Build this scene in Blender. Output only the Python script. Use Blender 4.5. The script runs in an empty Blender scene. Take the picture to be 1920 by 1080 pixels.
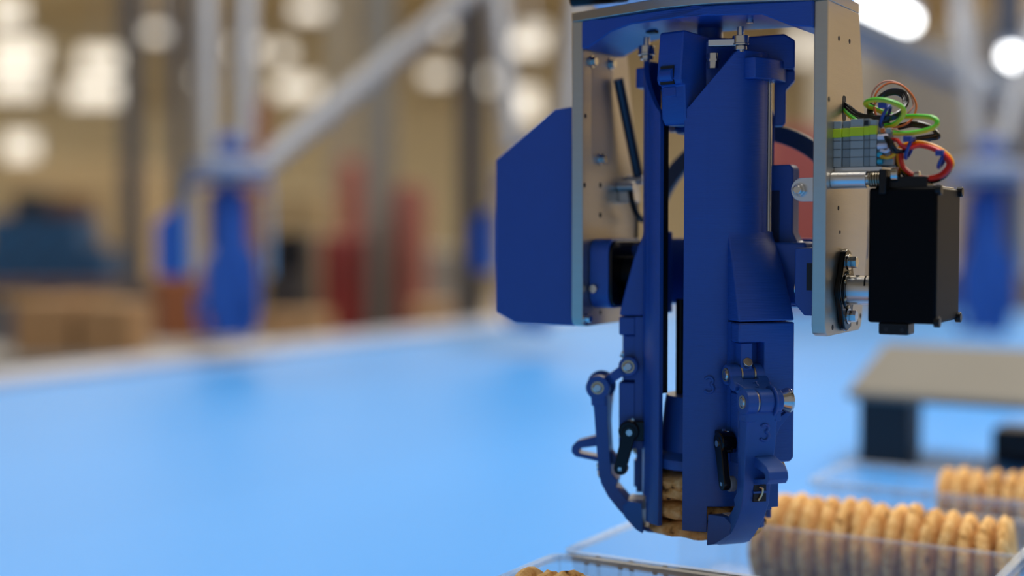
import bpy, bmesh, math, random
from mathutils import Vector, Matrix

# ------------------------------------------------------------------ camera
SC = bpy.context.scene
COL = SC.collection
FPX = 2560.0                      # focal length in pixels of the 1920 px wide frame
PITCH = math.atan(110 / FPX)
HC = 1.17                         # lens height above the hall floor
cam_d = bpy.data.cameras.new('camera')
cam_d.sensor_width = 36.0
cam_d.lens = 36.0 * FPX / 1920.0
cam_d.clip_start = 0.05
cam_d.clip_end = 200
cam_d.dof.use_dof = True
cam_d.dof.focus_distance = 0.81
cam_d.dof.aperture_fstop = 1.95
cam = bpy.data.objects.new('camera', cam_d)
COL.objects.link(cam)
cam.location = (0, 0, HC)
cam.rotation_euler = (math.pi / 2 - PITCH, 0, 0)
SC.camera = cam

# ------------------------------------------------------------------ world, lights, exposure
w = bpy.data.worlds.new('hall_air')
SC.world = w
w.use_nodes = True
w.node_tree.nodes['Background'].inputs[0].default_value = (1.0, 0.985, 0.965, 1)
w.node_tree.nodes['Background'].inputs[1].default_value = 0.34

def area(name, loc, size, sizey, power, col, rot=(0, 0, 0)):
    l = bpy.data.lights.new(name, 'AREA')
    l.shape = 'RECTANGLE'
    l.size = size
    l.size_y = sizey
    l.energy = power
    l.color = col
    o = bpy.data.objects.new(name, l)
    o.location = loc
    o.rotation_euler = rot
    COL.objects.link(o)
    return o
area('unseen_ceiling_light', (0.9, 1.2, 4.6), 1.8, 1.8, 225, (1, 0.97, 0.92))
area('unseen_ceiling_light', (-3.5, 7.0, 4.9), 5.0, 5.0, 320, (1, 0.93, 0.80))
area('unseen_ceiling_light', (0.0, 17.0, 5.0), 12.0, 9.0, 1400, (1, 0.92, 0.78))
area('unseen_ceiling_light', (4.6, 5.5, 4.9), 3.0, 5.0, 250, (1, 0.90, 0.74))  # fill light added to brighten and warm the right wall

def fill_light(loc, power, col):  # unseen point light, added beside the view to brighten the hall walls
    l = bpy.data.lights.new('fill_point_light', 'POINT')
    l.energy = power
    l.color = col
    l.shadow_soft_size = 0.35
    o = bpy.data.objects.new('fill_point_light', l)
    o.location = loc
    COL.objects.link(o)
fill_light((-11.5, 20, 3.6), 800, (1, 0.92, 0.78))
fill_light((6.3, 13.5, 4.2), 380, (1, 0.92, 0.80))

vs = SC.view_settings
vs.view_transform = 'Standard'
vs.look = 'None'
vs.exposure = -0.35
vs.gamma = 1.0
vs.use_curve_mapping = False

random.seed(4)
MM = 0.001
CP, SP = math.cos(PITCH), math.sin(PITCH)
CAMP = Vector((0, 0, HC))

def ray(px, py):
    a, b = (px - 960) / FPX, (540 - py) / FPX
    return Vector((a, CP + b * SP, -SP + b * CP))
def at(px, py, d):
    """point seen at a picture position, d metres into the hall"""
    return CAMP + ray(px, py) * d
YAW = math.radians(31.0)
GX = Vector((math.cos(YAW), -math.sin(YAW), 0))
GY = Vector((math.sin(YAW), math.cos(YAW), 0))
GO = CAMP + ray(1523, 430) * 0.788
GO.z = HC
def onz(px, py, z):
    """point on the level plane z (world)"""
    v = ray(px, py)
    return CAMP + v * ((z - HC) / v.z)
def gl(px, py, y):
    """gripper-frame point (mm) in the plane y"""
    v = ray(px, py)
    t = (y * MM - (CAMP - GO).dot(GY)) / v.dot(GY)
    d = CAMP + v * t - GO
    return (d.dot(GX) * 1000, d.dot(GY) * 1000, d.z * 1000)

# ------------------------------------------------------------------ materials
def srgb(r, g, b):
    f = lambda c: c / 12.92 if c <= 0.04045 else ((c + 0.055) / 1.055) ** 2.4
    return (f(r / 255), f(g / 255), f(b / 255), 1)
def mat(name, col, rough=0.5, metal=0.0, noise=0.0, nscale=40, bump=0.0, bscale=200, layers=0.0, spacing=0.0006,
        emit=None, estr=0.0, coat=0.0, stretch=(1, 1, 1), spec=0.5):
    m = bpy.data.materials.new(name)
    m.use_nodes = True
    nt = m.node_tree
    b = nt.nodes['Principled BSDF']
    b.inputs['Base Color'].default_value = col
    b.inputs['Roughness'].default_value = rough
    b.inputs['Metallic'].default_value = metal
    b.inputs['Coat Weight'].default_value = coat
    b.inputs['Specular IOR Level'].default_value = spec
    if emit:
        b.inputs['Emission Color'].default_value = emit
        b.inputs['Emission Strength'].default_value = estr
    tc = nt.nodes.new('ShaderNodeTexCoord')
    mp = nt.nodes.new('ShaderNodeMapping')
    mp.inputs['Scale'].default_value = stretch
    nt.links.new(tc.outputs['Object'], mp.inputs[0])
    if noise:
        n = nt.nodes.new('ShaderNodeTexNoise')
        n.inputs['Scale'].default_value = nscale
        n.inputs['Detail'].default_value = 5
        nt.links.new(mp.outputs[0], n.inputs['Vector'])
        mx = nt.nodes.new('ShaderNodeMix')
        mx.data_type = 'RGBA'
        mx.inputs[6].default_value = tuple(c * (1 - noise) for c in col[:3]) + (1,)
        mx.inputs[7].default_value = tuple(min(1, c * (1 + noise)) for c in col[:3]) + (1,)
        nt.links.new(n.outputs[0], mx.inputs[0])
        nt.links.new(mx.outputs[2], b.inputs['Base Color'])
    nrm = None
    if layers:
        wv = nt.nodes.new('ShaderNodeTexWave')
        wv.wave_type = 'BANDS'
        wv.bands_direction = 'Z'
        wv.inputs['Scale'].default_value = 0.314 / spacing
        wv.inputs['Distortion'].default_value = 0.6
        wv.inputs['Detail'].default_value = 1.0
        nt.links.new(tc.outputs['Object'], wv.inputs['Vector'])
        bp = nt.nodes.new('ShaderNodeBump')
        bp.inputs['Strength'].default_value = layers
        bp.inputs['Distance'].default_value = 0.0002
        nt.links.new(wv.outputs['Fac'], bp.inputs['Height'])
        nrm = bp
    if bump:
        n2 = nt.nodes.new('ShaderNodeTexNoise')
        n2.inputs['Scale'].default_value = bscale
        n2.inputs['Detail'].default_value = 4
        nt.links.new(mp.outputs[0], n2.inputs['Vector'])
        bp2 = nt.nodes.new('ShaderNodeBump')
        bp2.inputs['Strength'].default_value = bump
        bp2.inputs['Distance'].default_value = 0.001
        nt.links.new(n2.outputs[0], bp2.inputs['Height'])
        if nrm:
            nt.links.new(nrm.outputs[0], bp2.inputs['Normal'])
        nrm = bp2
    if nrm:
        nt.links.new(nrm.outputs[0], b.inputs['Normal'])
    return m
BLUE = srgb(33, 79, 158)
blue = mat('printed_blue_plastic', BLUE, 0.37, noise=0.06, nscale=60, layers=0.30, spacing=0.0009)
blue2 = mat('smooth_blue_plastic', srgb(34, 81, 160), 0.36, noise=0.05, nscale=80, bump=0.08, bscale=900)
alu = mat('milled_aluminium', (0.57, 0.515, 0.43, 1), 0.40, 1.0, noise=0.04, nscale=30, bump=0.10, bscale=160, stretch=(1, 1, 12))
alup = mat('satin_aluminium', (0.70, 0.70, 0.70, 1), 0.34, 1.0, noise=0.05, nscale=30)
steel = mat('polished_steel', (0.62, 0.60, 0.57, 1), 0.20, 1.0)
brass = mat('brass_bushing', (0.72, 0.55, 0.32, 1), 0.3, 1.0)
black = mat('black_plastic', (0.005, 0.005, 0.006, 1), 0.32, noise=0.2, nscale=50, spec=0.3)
blackg = mat('glossy_black_metal', (0.003, 0.003, 0.0035, 1), 0.16, spec=0.3)
blackm = mat('matt_black_housing', (0.0025, 0.0028, 0.0035, 1), 0.45, bump=0.05, bscale=1500, spec=0.08)
darkhole = mat('dark_recess', (0.01, 0.01, 0.012, 1), 0.6)
rubber = mat('grey_roller', (0.16, 0.19, 0.23, 1), 0.35)
cookie_m = None

def cookie_material():
    m = bpy.data.materials.new('baked_cookie')
    m.use_nodes = True
    nt = m.node_tree
    b = nt.nodes['Principled BSDF']
    b.inputs['Roughness'].default_value = 0.85
    b.inputs['Specular IOR Level'].default_value = 0.2
    tc = nt.nodes.new('ShaderNodeTexCoord')
    n = nt.nodes.new('ShaderNodeTexNoise')
    n.inputs['Scale'].default_value = 130
    n.inputs['Detail'].default_value = 8
    nt.links.new(tc.outputs['Object'], n.inputs['Vector'])
    r = nt.nodes.new('ShaderNodeValToRGB')
    e = r.color_ramp.elements
    e[0].position = 0.30
    e[0].color = srgb(96, 62, 36)
    e[1].position = 0.66
    e[1].color = srgb(246, 208, 146)
    k = e.new(0.42)
    k.color = srgb(218, 166, 98)
    nt.links.new(n.outputs[0], r.inputs[0])
    nt.links.new(r.outputs[0], b.inputs['Base Color'])
    n2 = nt.nodes.new('ShaderNodeTexNoise')
    n2.inputs['Scale'].default_value = 420
    n2.inputs['Detail'].default_value = 6
    nt.links.new(tc.outputs['Object'], n2.inputs['Vector'])
    bp = nt.nodes.new('ShaderNodeBump')
    bp.inputs['Strength'].default_value = 0.7
    bp.inputs['Distance'].default_value = 0.0015
    nt.links.new(n2.outputs[0], bp.inputs['Height'])
    nt.links.new(bp.outputs[0], b.inputs['Normal'])
    return m
cookie_m = cookie_material()
choc = mat('dark_chocolate', srgb(40, 22, 14), 0.45, noise=0.3, nscale=300)

def clear_plastic(name, fac, tint=(1, 1, 1, 1), rough=0.08):
    m = bpy.data.materials.new(name)
    m.use_nodes = True
    nt = m.node_tree
    nt.nodes.remove(nt.nodes['Principled BSDF'])
    t = nt.nodes.new('ShaderNodeBsdfTransparent')
    t.inputs[0].default_value = tint
    g = nt.nodes.new('ShaderNodeBsdfPrincipled')
    g.inputs['Base Color'].default_value = (0.75, 0.8, 0.86, 1)
    g.inputs['Roughness'].default_value = rough
    mx = nt.nodes.new('ShaderNodeMixShader')
    mx.inputs[0].default_value = fac
    nt.links.new(t.outputs[0], mx.inputs[1])
    nt.links.new(g.outputs[0], mx.inputs[2])
    nt.links.new(mx.outputs[0], nt.nodes['Material Output'].inputs[0])
    return m
clear = clear_plastic('clear_tray_plastic', 0.10)
clear_rim = clear_plastic('clear_tray_rim', 0.20)

# ------------------------------------------------------------------ mesh helpers
class MB:
    def __init__(s, sc=MM):
        s.v, s.f, s.sc = [], [], sc
    def add(s, vs, fs):
        n = len(s.v)
        s.v += [tuple(p) for p in vs]
        s.f += [tuple(i + n for i in f) for f in fs]
        return s
    def box(s, x0, x1, y0, y1, z0, z1):
        return s.add([(x, y, z) for z in (z0, z1) for y in (y0, y1) for x in (x0, x1)],
                     [(0, 2, 3, 1), (4, 5, 7, 6), (0, 1, 5, 4), (2, 6, 7, 3), (0, 4, 6, 2), (1, 3, 7, 5)])
    def prism(s, poly, a0, a1, plane='xz', f0=None, f1=None):
        n = len(poly)
        def P(p, a):
            return {'xz': (p[0], a, p[1]), 'yz': (a, p[0], p[1]), 'xy': (p[0], p[1], a)}[plane]
        vs = [P(p, f0(p) if f0 else a0) for p in poly] + [P(p, f1(p) if f1 else a1) for p in poly]
        fs = [tuple(range(n)), tuple(range(2 * n - 1, n - 1, -1))]
        fs += [(i, i + n, (i + 1) % n + n, (i + 1) % n) for i in range(n)]
        return s.add(vs, fs)
    def ring(s, outer, inner, a0, a1, plane='xz'):
        n = len(outer)
        def P(p, a):
            return {'xz': (p[0], a, p[1]), 'yz': (a, p[0], p[1]), 'xy': (p[0], p[1], a)}[plane]
        vs = [P(p, a) for a in (a0, a1) for q in (outer, inner) for p in q]
        fs = []
        for i in range(n):
            j = (i + 1) % n
            fs += [(i, j, n + j, n + i), (2 * n + i, 3 * n + i, 3 * n + j, 2 * n + j),
                   (i, 2 * n + i, 2 * n + j, j), (n + i, n + j, 3 * n + j, 3 * n + i)]
        return s.add(vs, fs)
    def cyl(s, p0, p1, r, r2=None, n=24):
        p0, p1 = Vector(p0), Vector(p1)
        r2 = r if r2 is None else r2
        d = (p1 - p0).normalized()
        u = d.orthogonal().normalized()
        w_ = d.cross(u)
        vs = []
        for p, rr in ((p0, r), (p1, r2)):
            vs += [p + (u * math.cos(2 * math.pi * i / n) + w_ * math.sin(2 * math.pi * i / n)) * rr for i in range(n)]
        fs = [tuple(range(n - 1, -1, -1)), tuple(range(n, 2 * n))]
        fs += [(i, (i + 1) % n, (i + 1) % n + n, i + n) for i in range(n)]
        return s.add(vs, fs)
    def tube(s, path, r, n=10, closed=False):
        pts = [Vector(p) for p in path]
        m = len(pts)
        rings = []
        u = None
        for i, p in enumerate(pts):
            a = pts[(i - 1) % m] if (closed or i) else p
            b = pts[(i + 1) % m] if (closed or i < m - 1) else p
            d = (b - a).normalized()
            if u is None:
                u = d.orthogonal().normalized()
            u = (u - d * u.dot(d)).normalized()
            w_ = d.cross(u)
            rings.append([p + (u * math.cos(2 * math.pi * k / n) + w_ * math.sin(2 * math.pi * k / n)) * r for k in range(n)])
        vs = [q for rg in rings for q in rg]
        fs = []
        for i in range(m if closed else m - 1):
            j = (i + 1) % m
            fs += [(i * n + k, i * n + (k + 1) % n, j * n + (k + 1) % n, j * n + k) for k in range(n)]
        if not closed:
            fs += [tuple(range(n - 1, -1, -1)), tuple((m - 1) * n + k for k in range(n))]
        return s.add(vs, fs)
    def lathe(s, prof, n=32, o=(0, 0, 0)):
        vs = []
        for r, z in prof:
            vs += [(o[0] + r * math.cos(2 * math.pi * i / n), o[1] + r * math.sin(2 * math.pi * i / n), o[2] + z) for i in range(n)]
        fs = []
        for k in range(len(prof) - 1):
            fs += [(k * n + i, k * n + (i + 1) % n, (k + 1) * n + (i + 1) % n, (k + 1) * n + i) for i in range(n)]
        fs += [tuple(range(n - 1, -1, -1)), tuple((len(prof) - 1) * n + i for i in range(n))]
        return s.add(vs, fs)
    def build(s, name, m, parent=None, loc=None, rot=None, bev=0.0, seg=2, ang=35, flip=False):
        me = bpy.data.meshes.new(name)
        k = s.sc
        me.from_pydata([(a * k, b * k, c * k) for a, b, c in s.v], [], s.f)
        bm = bmesh.new()
        bm.from_mesh(me)
        bmesh.ops.recalc_face_normals(bm, faces=bm.faces)
        bm.to_mesh(me)
        bm.free()
        for p in me.polygons:
            p.use_smooth = True
        me.set_sharp_from_angle(angle=math.radians(ang))
        me.materials.append(m)
        o = bpy.data.objects.new(name, me)
        COL.objects.link(o)
        if parent:
            o.parent = parent
        if loc:
            o.location = loc
        if rot:
            o.rotation_euler = rot
        if bev:
            b = o.modifiers.new('edge_rounding', 'BEVEL')
            b.width = bev * k
            b.segments = seg
            b.limit_method = 'ANGLE'
            b.angle_limit = math.radians(35)
        return o
def tag(o, label=None, cat=None, group=None, kind=None):
    if label:
        o['label'] = label
    if cat:
        o['category'] = cat
    if group:
        o['group'] = group
    if kind:
        o['kind'] = kind
    return o
def empty(name, loc, rz=0):
    o = bpy.data.objects.new(name, None)
    o.empty_display_size = 0.05
    o.location = loc
    o.rotation_euler = (0, 0, rz)
    COL.objects.link(o)
    return o
def smooth(pts, k=10, closed=False):
    P = [Vector(p) for p in pts]
    n = len(P)
    out = []
    for i in range(n if closed else n - 1):
        g = lambda j: P[j % n] if closed else P[max(0, min(n - 1, j))]
        a, b, c, d = g(i - 1), g(i), g(i + 1), g(i + 2)
        for q in range(k):
            t = q / k
            out.append(0.5 * ((2 * b) + (c - a) * t + (2 * a - 5 * b + 4 * c - d) * t * t + (3 * b - a - 3 * c + d) * t ** 3))
    if not closed:
        out.append(P[-1])
    return out
def rrect(x0, x1, y0, y1, r, n=6):
    out = []
    for cx, cy, a in ((x1 - r, y1 - r, 0), (x0 + r, y1 - r, 90), (x0 + r, y0 + r, 180), (x1 - r, y0 + r, 270)):
        for i in range(n + 1):
            t = math.radians(a + 90 * i / n)
            out.append((cx + r * math.cos(t), cy + r * math.sin(t)))
    return out
def capsule(p, q, r0, r1, n=12):
    a = math.atan2(q[1] - p[1], q[0] - p[0])
    out = [(p[0] + r0 * math.cos(a + math.pi / 2 + math.pi * i / n), p[1] + r0 * math.sin(a + math.pi / 2 + math.pi * i / n)) for i in range(n + 1)]
    out += [(q[0] + r1 * math.cos(a - math.pi / 2 + math.pi * i / n), q[1] + r1 * math.sin(a - math.pi / 2 + math.pi * i / n)) for i in range(n + 1)]
    return out
# ------------------------------------------------------------------ the hall
floor_m = mat('hall_floor', srgb(150, 140, 128), 0.5, noise=0.15, nscale=1.5)
wall_m = mat('beige_wall', srgb(192, 182, 158), 0.9, noise=0.06, nscale=0.8)
wallr_m = mat('warm_grey_wall', srgb(206, 190, 162), 0.9, noise=0.15, nscale=0.9)
ceil_m = mat('ceiling_sheet', srgb(198, 184, 152), 0.9)
def struct(name, x0, x1, y0, y1, z0, z1, m):
    return tag(MB(1).box(x0, x1, y0, y1, z0, z1).build(name, m), kind='structure')
struct('floor', -14, 14, -4, 30.2, -0.1, 0, floor_m)
struct('wall_back', -14, 14, 30, 30.2, 0, 5.6, wall_m)
struct('wall_left', -14.2, -14, -4, 30.2, 0, 5.6, wall_m)
struct('wall_right', 7.5, 7.7, -4, 30.2, 0, 5.6, wallr_m)
struct('ceiling', -14.2, 14.2, -4, 30.2, 5.6, 5.7, ceil_m)

# conveyor: runs along GY, its frame of reference is the camera foot
ZB = 0.90
def bw(x, y, z=0):
    return GX * x + GY * y + Vector((0, 0, z))
belt_m = mat('light_blue_belt', srgb(66, 148, 226), 0.48, noise=0.10, nscale=2.2, bump=0.02, bscale=3, stretch=(1, 0.35, 1), spec=0.25)
rail_m = mat('belt_rail', srgb(164, 172, 192), 0.4, noise=0.05, nscale=5)
conv = empty('conveyor', bw(-0.5, 2.0, 0), -YAW)
tag(conv, 'wide light blue conveyor belt crossing the hall under the gripper', 'conveyor')
MB(1).box(-1.45, 1.9, -3.4, 2.6, ZB - 0.012, ZB).build('belt', belt_m, conv)
MB(1).box(-1.60, -1.45, -3.4, 2.6, ZB - 0.12, ZB + 0.012).build('side_rail', rail_m, conv, bev=0.004)
MB(1).box(1.9, 1.98, -3.4, 2.6, ZB - 0.12, ZB + 0.012).build('side_rail', rail_m, conv, bev=0.004)
MB(1).box(-1.45, 1.9, -3.3, 2.5, ZB - 0.10, ZB - 0.02).build('bed', rail_m, conv)
for yy in (-2.5, -0.8, 0.8, 2.3):
    for xx in (-1.52, 1.94):
        MB(1).box(xx - 0.03, xx + 0.03, yy - 0.03, yy + 0.03, 0, ZB - 0.1).build('leg', rail_m, conv)

# ------------------------------------------------------------------ the gripper
G = empty('robot_gripper', GO, -YAW)
tag(G, 'blue and aluminium robot gripper holding cookies, sharp in the foreground', 'gripper')
TC = (-79.0, 35.0)
TROT = 19.0

def plate_poly():
    # depth (y) and height (z) outline shared by both side plates
    return [(0, 131), (60, 131), (82, 30), (82, -10), (72, -56), (70, -60), (66, -62), (6, -62), (1.5, -60.5), (0, -56)]
def plate(x0, x1, name):
    return MB().prism(plate_poly(), x0, x1, 'yz').build(name, alu, G, bev=0.5)
pr = plate(0, 8, 'side_plate')
pl_ = plate(-158, -150, 'side_plate')
def hole(parent, x, y, z, r, s):
    return MB().cyl((x - s * 0.3, y, z), (x + s * 0.12, y, z), r, n=16).build('screw_hole', darkhole, parent)
def screw(parent, x, y, z, r, s, h=2.2, m=steel, name='bolt'):
    b = MB().cyl((x, y, z), (x + s * 0.7, y, z), r * 1.35, n=20)
    b.cyl((x + s * 0.7, y, z), (x + s * h, y, z), r, n=6)
    return b.build(name, m, parent, bev=0.15)
for y, z, r in ((20.7, 111.3, 1.5), (41.2, 112, 1.5), (3.4, 74.6, 1.6), (31, 64.5, 1.5), (22.9, 12.5, 1.4),
                (26.4, -1.6, 1.2), (14.2, -57.2, 1.7), (48.2, -57.6, 1.6), (62.3, -57.4, 1.6), (69, -53.5, 1.6)):
    hole(pr, 8, y, z, r, 1)
for y, z, r in ((3.5, 71.8, 1.5), (2.6, 28, 1.6), (24.2, 28.6, 1.8), (24.3, 9.3, 1.8), (25, -54, 1.4)):
    hole(pl_, -150, y, z, r, 1)
# pocket with two screws and a clamp in the left plate
pk = MB().prism(rrect(12, 41, 42, 113, 6), -150.2, -149.9, 'yz').build('pocket', mat('pocket_metal', (0.50, 0.45, 0.40, 1), 0.5, 0.95), pl_)
screw(pl_, -150, 12.6, 107, 3, 1, 3)
screw(pl_, -150, 38.9, 108, 3, 1, 3)
screw(pl_, -150, 24, 45.5, 3, 1, 4)
screw(pl_, -150, 4, -57, 2.6, 1, 4)
MB().tube([(-145, 40, 98), (-141, 63, 34)], 3.6, 12).build('damper_rod', mat('dark_rod', (0.05, 0.06, 0.08, 1), 0.3, 0.5), G)
b = MB().box(-150, -141, 50, 66, 18, 32)
b.cyl((-150, 50, 28), (-138, 50, 28), 3.2).cyl((-150, 62, 33), (-137, 62, 33), 3)
b.build('damper_bracket', alup, G, bev=0.6)
MB().tube(smooth([(-141, 50, 26), (-139, 49, 18), (-139, 56, 10), (-139, 64, 6)], 6), 2.0, 8).build('damper_cable', black, G)
MB().tube([(-140, 58, 8), (-140, 57, -6)], 0.9, 8).build('damper_cable', black, G)

# blue cover on the outside of the left plate
cv = [(-218.3, 46), (-173.5, 77.3), (-158, 78.6), (-158, -62), (-203, -62), (-218.3, -55)]
MB().prism(cv, 5, 70).build('side_cover', blue2, G, bev=1.4, seg=3)

# top plate with bulged front edge, and the blue arched bracket below it
tp = [(-158, 0), (-150, -2), (-100, -17), (-84, -21), (-55, -21), (-40, -18), (8, 0), (8, 60), (-158, 60)]
MB().prism(tp, 131, 137, 'xy').build('top_plate', alu, G, bev=0.4)
arch = [(-150, 131), (-150, 113.5), (-146, 113.5), (-128, 122), (-112, 125), (-60, 125), (-28, 124), (-12, 117), (0, 115.5), (0, 131)]
af = lambda p: -2 - 17 * max(0.0, 1 - abs(p[0] + 69) / 72)
dense = []
for i in range(len(arch)):
    a, c = arch[i], arch[(i + 1) % len(arch)]
    k = max(1, int(abs(c[0] - a[0]) / 8))
    dense += [(a[0] + (c[0] - a[0]) * j / k, a[1] + (c[1] - a[1]) * j / k) for j in range(k)]
br = MB().prism(dense, 0, 50, 'xz', f0=af).build('arch_bracket', blue, G, bev=0.8)
MB().box(-116, -110, 20, 26, 123.5, 125.4).build('bracket_notch', darkhole, br)
screw_b = MB().cyl((-42, 8, 124.6), (-42, 8, 122.5), 2.2, n=12).build('bolt', steel, br)
# wrist platform of the delta robot above
wr = MB()
wr.lathe([(30, 137), (34, 140), (34, 148)], 32, (-75, 30, 0))
wr.build('wrist_flange', alup, G, bev=0.5)
pf = [(-75 + (128 if k % 2 == 0 else 92) * math.cos(math.radians(20 + k * 60 + j)), 45 + (128 if k % 2 == 0 else 92) * math.sin(math.radians(20 + k * 60 + j))) for k in range(6) for j in (-9, 9)]
MB().prism(pf, 149, 158, 'xy').build('wrist_platform', mat('anodised_light_blue', srgb(120, 165, 215), 0.25, 0.7), G, bev=2)
MB().cyl((-168, 20, 149), (-130, 20, 149), 5).build('wrist_joint', black, G)
MB().cyl((-128, 0, 147), (-100, -10, 147), 6).build('wrist_joint', black, G)

# tube frame helper: every radial part is built in (r, t, z) and turned about the tube axis
def trot(al):
    return (0, 0, math.radians(al + TROT))
TLOC = (TC[0] * MM, TC[1] * MM, 0)

def shell(al, m):
    cols = []
    seq = [-47.5, -45, -42, -38, -34, -30, -26.02, -25.98, -20, -15, -10, -5, -2, 2, 6, 10, 15, 20, 25.98, 26.02, 30, 33]
    for ph in seq:
        top = 73 if ph < -44 else (107 if ph > -3 else 73 + (ph + 44) / 41 * 34)
        if ph == -47.5:
            top = 70
        bot = -167.5 if abs(ph) < 26 else -183
        cols.append((ph * m, top, bot))
    b = MB()
    vs, fs = [], []
    for ph, t, bt in cols:
        a = math.radians(ph)
        for r, z in ((41, bt), (41, t), (37.6, t), (37.6, bt)):
            vs.append((r * math.cos(a), r * math.sin(a), z))
    n = len(cols)
    for i in range(n - 1):
        for k in range(4):
            fs.append((i * 4 + k, i * 4 + (k + 1) % 4, i * 4 + 4 + (k + 1) % 4, i * 4 + 4 + k))
    fs += [(0, 1, 2, 3), ((n - 1) * 4 + 3, (n - 1) * 4 + 2, (n - 1) * 4 + 1, (n - 1) * 4)]
    b.add(vs, fs)
    o = b.build('tube_shell', blue, G, TLOC, trot(al), bev=1.3, seg=3, ang=30)
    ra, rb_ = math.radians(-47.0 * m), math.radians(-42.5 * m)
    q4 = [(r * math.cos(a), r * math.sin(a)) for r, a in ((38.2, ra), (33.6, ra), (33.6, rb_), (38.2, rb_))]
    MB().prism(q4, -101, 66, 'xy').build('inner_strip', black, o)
    # rim boss at the top
    rb = MB()
    vs, fs = [], []
    angs = [4, 8, 14, 20, 26, 32, 38, 44, 50, 54]
    for i, ph in enumerate(angs):
        a = math.radians(ph * m)
        ro = 42.5 if i == 0 else 47.5
        for r, z in ((ro, 90), (ro, 102.5), (39, 102.5), (39, 90)):
            vs.append((r * math.cos(a), r * math.sin(a), z))
    n = len(angs)
    for i in range(n - 1):
        for k in range(4):
            fs.append((i * 4 + k, i * 4 + (k + 1) % 4, i * 4 + 4 + (k + 1) % 4, i * 4 + 4 + k))
    fs += [(0, 1, 2, 3), ((n - 1) * 4 + 3, (n - 1) * 4 + 2, (n - 1) * 4 + 1, (n - 1) * 4)]
    rb.add(vs, fs).build('rim_boss', blue, o, bev=0.7)
    # threaded stud with nut and washers
    st = MB().cyl((39.4, 1, 106), (39.4, 1, 121), 2.0, n=16).build('stud', steel, o)
    MB().cyl((39.4, 1, 107), (39.4, 1, 109.5), 4.2).cyl((39.4, 1, 109.8), (39.4, 1, 111), 5.4).cyl((39.4, 1, 111), (39.4, 1, 115.5), 5.0, n=24).build('nut', steel, o, bev=0.2)
    return o
sh_r = shell(300, 1)
sh_l = shell(180, -1)
sh_b = shell(60, 1)

# centre hub with three lugs
hub = MB().lathe([(20, 60), (22, 62), (22, 114), (19, 117)], 24).build('hub', blue, G, TLOC, trot(0))
MB().cyl((0, 0, 112), (0, 0, 128), 8).build('hub_post', blue, hub)
def lug(al, rmax, name='hub_lug'):
    lp = [(6, 117), (rmax - 4, 119), (rmax - 2.5, 118), (rmax + 0.5, 90), (rmax - 1, 87), (rmax - 4, 86.5), (rmax - 5, 67), (rmax - 8, 63), (6, 63)]
    o = MB().prism(lp, -7, 10.5).build(name, blue, G, TLOC, trot(al), bev=1.0)
    MB().box(rmax - 3, rmax + 0.45, -4.2, 5.6, 87, 98).build('clip_slot', darkhole, o)
    MB().cyl((rmax - 1.2, -3.7, 92.5), (rmax - 1.2, 5.0, 92.5), 4.2, n=20).build('clip_roller', blue2, o)
    MB().box(rmax - 5, rmax - 3.6, -5, 4, 80, 86).build('clip_tongue', blue2, o, bev=0.4)
    return o
lug(240, 46)
lug(120, 46)
lz = MB().prism([(6, 117), (46, 119), (52.5, 115), (52.5, 98), (6, 98)], -13, 9).build('hub_lug', blue, G, TLOC, trot(0), bev=1.2)
MB().prism([(40, 98), (52.5, 98), (52.5, 92), (47, 86), (47, 66), (45, 64), (40, 64)], -2, 8).build('lug_tail', blue, lz, bev=0.8)
# flat steel lever bar from hub to the right stud
bar = MB().box(1.5, 18, -37, -31, 109.5, 113.5).build('lever_bar', alup, G, TLOC, trot(0), bev=0.3)
MB().cyl((4, -30, 97), (4, -30, 106), 3.4).cyl((4, -30, 101), (4, -30, 102.5), 4.2).build('spring_seat', steel, bar)
MB().cyl((39.0, 0, -60), (39.0, 0, 92), 1.9, n=20).build('guide_rod', steel, G, TLOC, trot(342))
# pusher that presses the cookies down
pz = -104
MB().lathe([(24, pz - 2), (26, pz), (27, pz - 6), (30, pz - 34), (36.3, pz - 38), (36.6, pz - 40), (36.6, pz - 43.5), (35.5, pz - 44.2)][1:], 48).build('pusher', blue2, G, TLOC, trot(0), bev=0.3)
MB().cyl((-17, 0, -106), (-17, 0, -44), 3.2).build('pusher_rod', black, G, TLOC, trot(0))

# pivots and yoke
lb = MB().prism(rrect(9, 62, -50.5, -6, 9), -150, -136.5, 'yz').build('pivot_block', blue2, G, bev=0.8)
MB().prism(rrect(10.5, 60.5, -49, -7.5, 8), -137, -134.5, 'yz').build('bearing_pad', blackg, lb, bev=0.5)
screw(lb, -143, 9, -38, 0.1, 1, 0.1)
MB().cyl((-146, 9.5, -38), (-146, 6.5, -38), 2.6, n=12).build('bolt', steel, lb)
MB().cyl((-135, 35, -28), (-118, 35, -28), 11).build('pivot_shaft', black, lb)
rbk = MB().prism([(-16, -11), (0, -11), (0, -51), (-10, -51), (-16, -44)], 16, 60).build('pivot_block', blue2, G, bev=0.7)
MB().box(-8.5, 0, 15.6, 17, -36, -20).build('pocket', darkhole, rbk)
MB().cyl((-20, 33, -36), (36, 33, -36), 6.0).build('drive_shaft', steel, rbk)
yk = MB().box(-128, -16, 74, 86, -50, -6)
yk.box(-46, -16, 36, 76, -46, -8)
yk.box(-136, -124, 40, 80, -46, -10)
yk.build('yoke', blue2, G, bev=1.5)
ub = MB().prism([(-44, -10), (-44, 38), (-42, 40), (-30, 40), (-28, 37.5), (-28, -2), (-25, -8), (-18, -10)], 46, 58).build('upright', blue2, G, bev=1.0)
MB().box(-45, -36.5, 45.4, 47, -8, 24).build('upright_pad', mat('deep_blue_pad', (0.008, 0.016, 0.06, 1), 0.5), ub, bev=0.4)
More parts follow.
